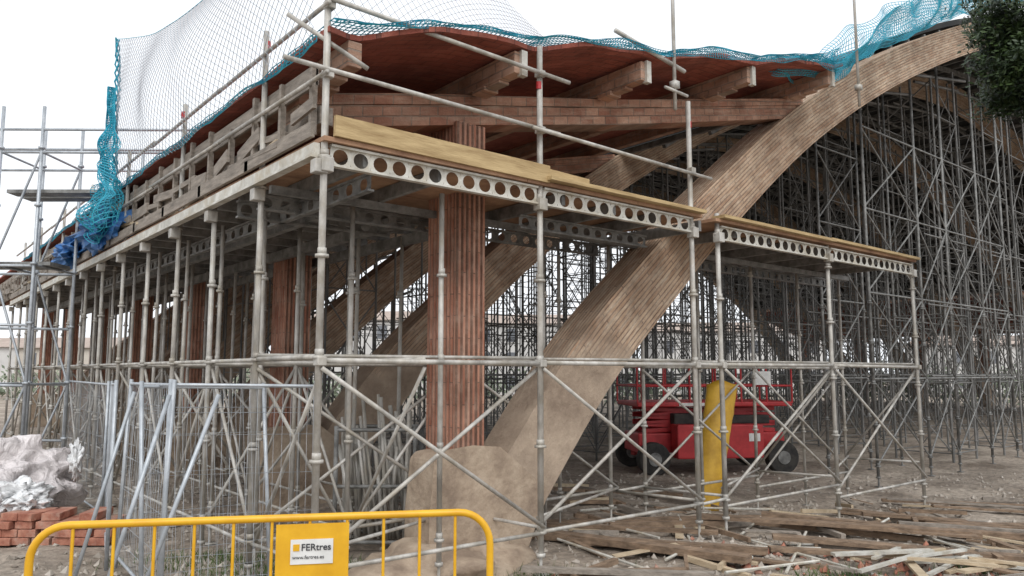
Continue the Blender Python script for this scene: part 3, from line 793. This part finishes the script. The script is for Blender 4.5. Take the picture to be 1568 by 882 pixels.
sd=B(); lump(sd,(1.95,1.0,-.08),1.1,.75,.36,3,22,.4,1.8); sd.obj('sand_mound',M['concrete'],None,True)
bk=B()
for j in range(4):
    for i in range(9):
        if j==3 and i in (1,2,6,8): continue
        bk.beam(S(-7.3+i*.24+.06*(j%2),10.3+random.uniform(-.03,.03),.06+j*.1),S(-7.3+i*.24+.06*(j%2)+.225,10.3+random.uniform(-.05,.05),.06+j*.1),.5,.092)
for j in range(7):
    for i in range(4):
        bk.beam(S(-7.8+i*.24,11.25+random.uniform(-.02,.02),.06+j*.11),S(-7.8+i*.24+.225,11.25,.06+j*.11),.6,.1)
bk.obj('brick_stack',M['brick'],None,bevel=.006)
pb=empty('plastic_wrapped_pallet',S(-6.9,10.9)); q=B(); lump(q,S(-7.35,11.2,.62),.95,.75,.60,2,34,.45,2.2); q.obj('film_over_bricks',M['bagpink'],pb,True)
q=B(); lump(q,S(-6.75,10.65,.52),.36,.3,.20,9,34,.8,3.0); lump(q,S(-7.05,10.5,.56),.34,.3,.16,5,34,.8,3.2); lump(q,S(-6.45,10.5,.47),.2,.2,.12,6,26,.8,3.2); q.obj('crumpled_film',M['bag'],pb,True)
q=B(); lump(q,S(-5.8,10.4,1.05),.07,.07,.22,12,16,.9,3); q.obj('plastic_bag',M['bag'],None,True)
# ------------------------------------------------------------------ tree (right)
tp=S(11.6,12.5); tre=empty('tree',tp)
B_=B()
def limb(p,q_,r0,r1,n=8,segs=6,wob=.15):
    p=Vector(p);q_=Vector(q_); k=len(B_.v); d_=(q_-p).normalized(); u=d_.orthogonal().normalized(); w=d_.cross(u)
    for i in range(segs+1):
        t=i/segs; c_=p.lerp(q_,t)+Vector((noise.noise(Vector((i*.7,p.x,p.z))),noise.noise(Vector((p.y,i*.7,2))),0))*wob*math.sin(math.pi*t); r=r0+(r1-r0)*t
        for j in range(n): a=2*math.pi*j/n; B_.v.append(c_+(u*math.cos(a)+w*math.sin(a))*r)
    for i in range(segs):
        for j in range(n): B_.f.append((k+i*n+j,k+i*n+(j+1)%n,k+(i+1)*n+(j+1)%n,k+(i+1)*n+j))
g0=gz(tp.x,tp.y); limb((tp.x,tp.y,g0-.1),(tp.x+.2,tp.y,5.6),.24,.15)
top=Vector((tp.x+.2,tp.y,5.4)); lf=B(); tips=[]
for i in range(24):
    a=random.uniform(0,6.28); rr_=random.uniform(1.0,3.0); e_=top+Vector((math.cos(a)*rr_,math.sin(a)*rr_,random.uniform(1.4,5.0))); limb(top,e_,.07,.015,6); tips.append((e_,5,70,.33))
for r_,z in ((8.15,6.9),(8.3,7.35),(8.05,7.6),(8.7,7.2),(8.5,8.1),(8.0,8.0),(8.9,7.8),(9.3,7.3),(7.9,7.2),(8.2,6.7),(8.0,7.9),(8.35,7.7)):
    e_=S(r_,12.2+random.uniform(-.3,.3),z); limb(top+Vector((0,0,1)),e_,.05,.01,6); tips.append((e_,8,150,.17))
for e_,nc,nl,sp_ in tips:
    for c_ in range(nc):
        cc=e_+Vector((random.gauss(0,sp_),random.gauss(0,sp_),random.gauss(0,sp_)))
        for i in range(nl):
            p=cc+Vector((random.gauss(0,.12),random.gauss(0,.12),random.gauss(0,.10))); s_=random.uniform(.035,.06)
            a=Vector([random.gauss(0,1) for _ in range(3)]).normalized(); b2=a.orthogonal().normalized()
            lf.quad(p-a*s_,p+b2*s_*.55,p+a*s_,p-b2*s_*.55)
B_.obj('trunk_and_limbs',M['bark'],tre,True); lf.obj('leaves',M['leaf'],tre)
# ------------------------------------------------------------------ surroundings
def house(name,r_,f_,w,dp,h,mat,flo=2,cols=5):
    e=empty(name,S(r_,f_)); q=B(); q.beam(S(r_-w/2,f_,h/2),S(r_+w/2,f_,h/2),dp,h); q.obj('walls',mat,e)
    q=B(); a=S(r_-w/2-.4,f_-dp/2-.4,h);b_=S(r_+w/2+.4,f_-dp/2-.4,h);c_=S(r_+w/2+.4,f_+dp/2+.4,h);d_=S(r_-w/2-.4,f_+dp/2+.4,h);m1=S(r_-w/2-.4,f_,h+1.2);m2=S(r_+w/2+.4,f_,h+1.2)
    q.quad(a,b_,m2,m1);q.quad(d_,m1,m2,c_);q.quad(a,m1,d_);q.quad(b_,c_,m2); q.obj('roof',M['far_roof'],e)
    q=B()
    for j in range(flo):
        for i in range(cols):
            x=r_-w/2+w*(i+.5)/cols; z=h*(j+.5)/flo; q.beam(S(x-.5,f_-dp/2-.03,z),S(x+.5,f_-dp/2-.03,z),.06,1.3)
    q.obj('windows',M['glass'],e)
house('terrace_house',-38,80,22,8,4.6,M['far_tan'],2,7); house('terrace_house.001',-62,90,18,8,5,M['blocks'],2,5)
house('terrace_house.002',-16,82,14,8,7.5,M['blocks'],3,5); house('terrace_house.003',4,80,16,8,7,M['blocks'],3,6); house('terrace_house.004',24,85,18,8,6.5,M['blocks'],2,6)
house('terrace_house.005',60,84,30,8,5,M['blocks'],2,9)
tl=B()
for i in range(230):
    r_=random.uniform(-80,80); f_=random.uniform(62,70); c_=S(r_,f_,random.uniform(.2,1.8))
    for k in range(60):
        p=c_+Vector((random.gauss(0,.9),random.gauss(0,.9),random.gauss(0,.6))); s_=random.uniform(.15,.3)
        a=Vector([random.gauss(0,1) for _ in range(3)]).normalized(); b2=a.orthogonal().normalized(); tl.quad(p-a*s_,p+b2*s_*.6,p+a*s_,p-b2*s_*.6)
tl.obj('distant_hedge',M['farfol'])
# ------------------------------------------------------------------ light, sky, camera
w=bpy.data.worlds.new('World'); scene.world=w; w.use_nodes=True; n=w.node_tree; bg=n.nodes['Background']
sky=n.nodes.new('ShaderNodeTexSky'); sky.sky_type='NISHITA'; sky.sun_disc=False; sky.sun_elevation=R(48); sky.dust_density=4
hs=n.nodes.new('ShaderNodeHueSaturation'); hs.inputs['Saturation'].default_value=.25
mx=n.nodes.new('ShaderNodeMix'); mx.data_type='RGBA'; mx.inputs[0].default_value=.86; mx.inputs[7].default_value=(9.3,9.6,10.0,1)
n.links.new(sky.outputs[0],hs.inputs['Color']); n.links.new(hs.outputs[0],mx.inputs[6]); n.links.new(mx.outputs[2],bg.inputs[0]); bg.inputs[1].default_value=.132
ld=Vector((-.50,-.80,1.05)).normalized()
sky.sun_rotation=math.atan2(ld.x,ld.y)
sd=bpy.data.lights.new('sun','SUN'); sd.energy=1.5; sd.angle=R(35); sd.color=(1,.98,.95); so_=bpy.data.objects.new('sun',sd); scene.collection.objects.link(so_)
so_.rotation_euler=(-ld).to_track_quat('-Z','Y').to_euler()
cam=bpy.data.cameras.new('camera'); cam.sensor_width=36; cam.lens=1175/1568*36; cam.clip_end=3000; cam.clip_start=.05
co_=bpy.data.objects.new('camera',cam); scene.collection.objects.link(co_); co_.location=(CX,CY,CZ)
co_.rotation_euler=(R(90+6.27),0,-math.atan2(FX,FY)); scene.camera=co_
scene.view_settings.view_transform='Standard'; scene.view_settings.look='None'; scene.view_settings.exposure=0
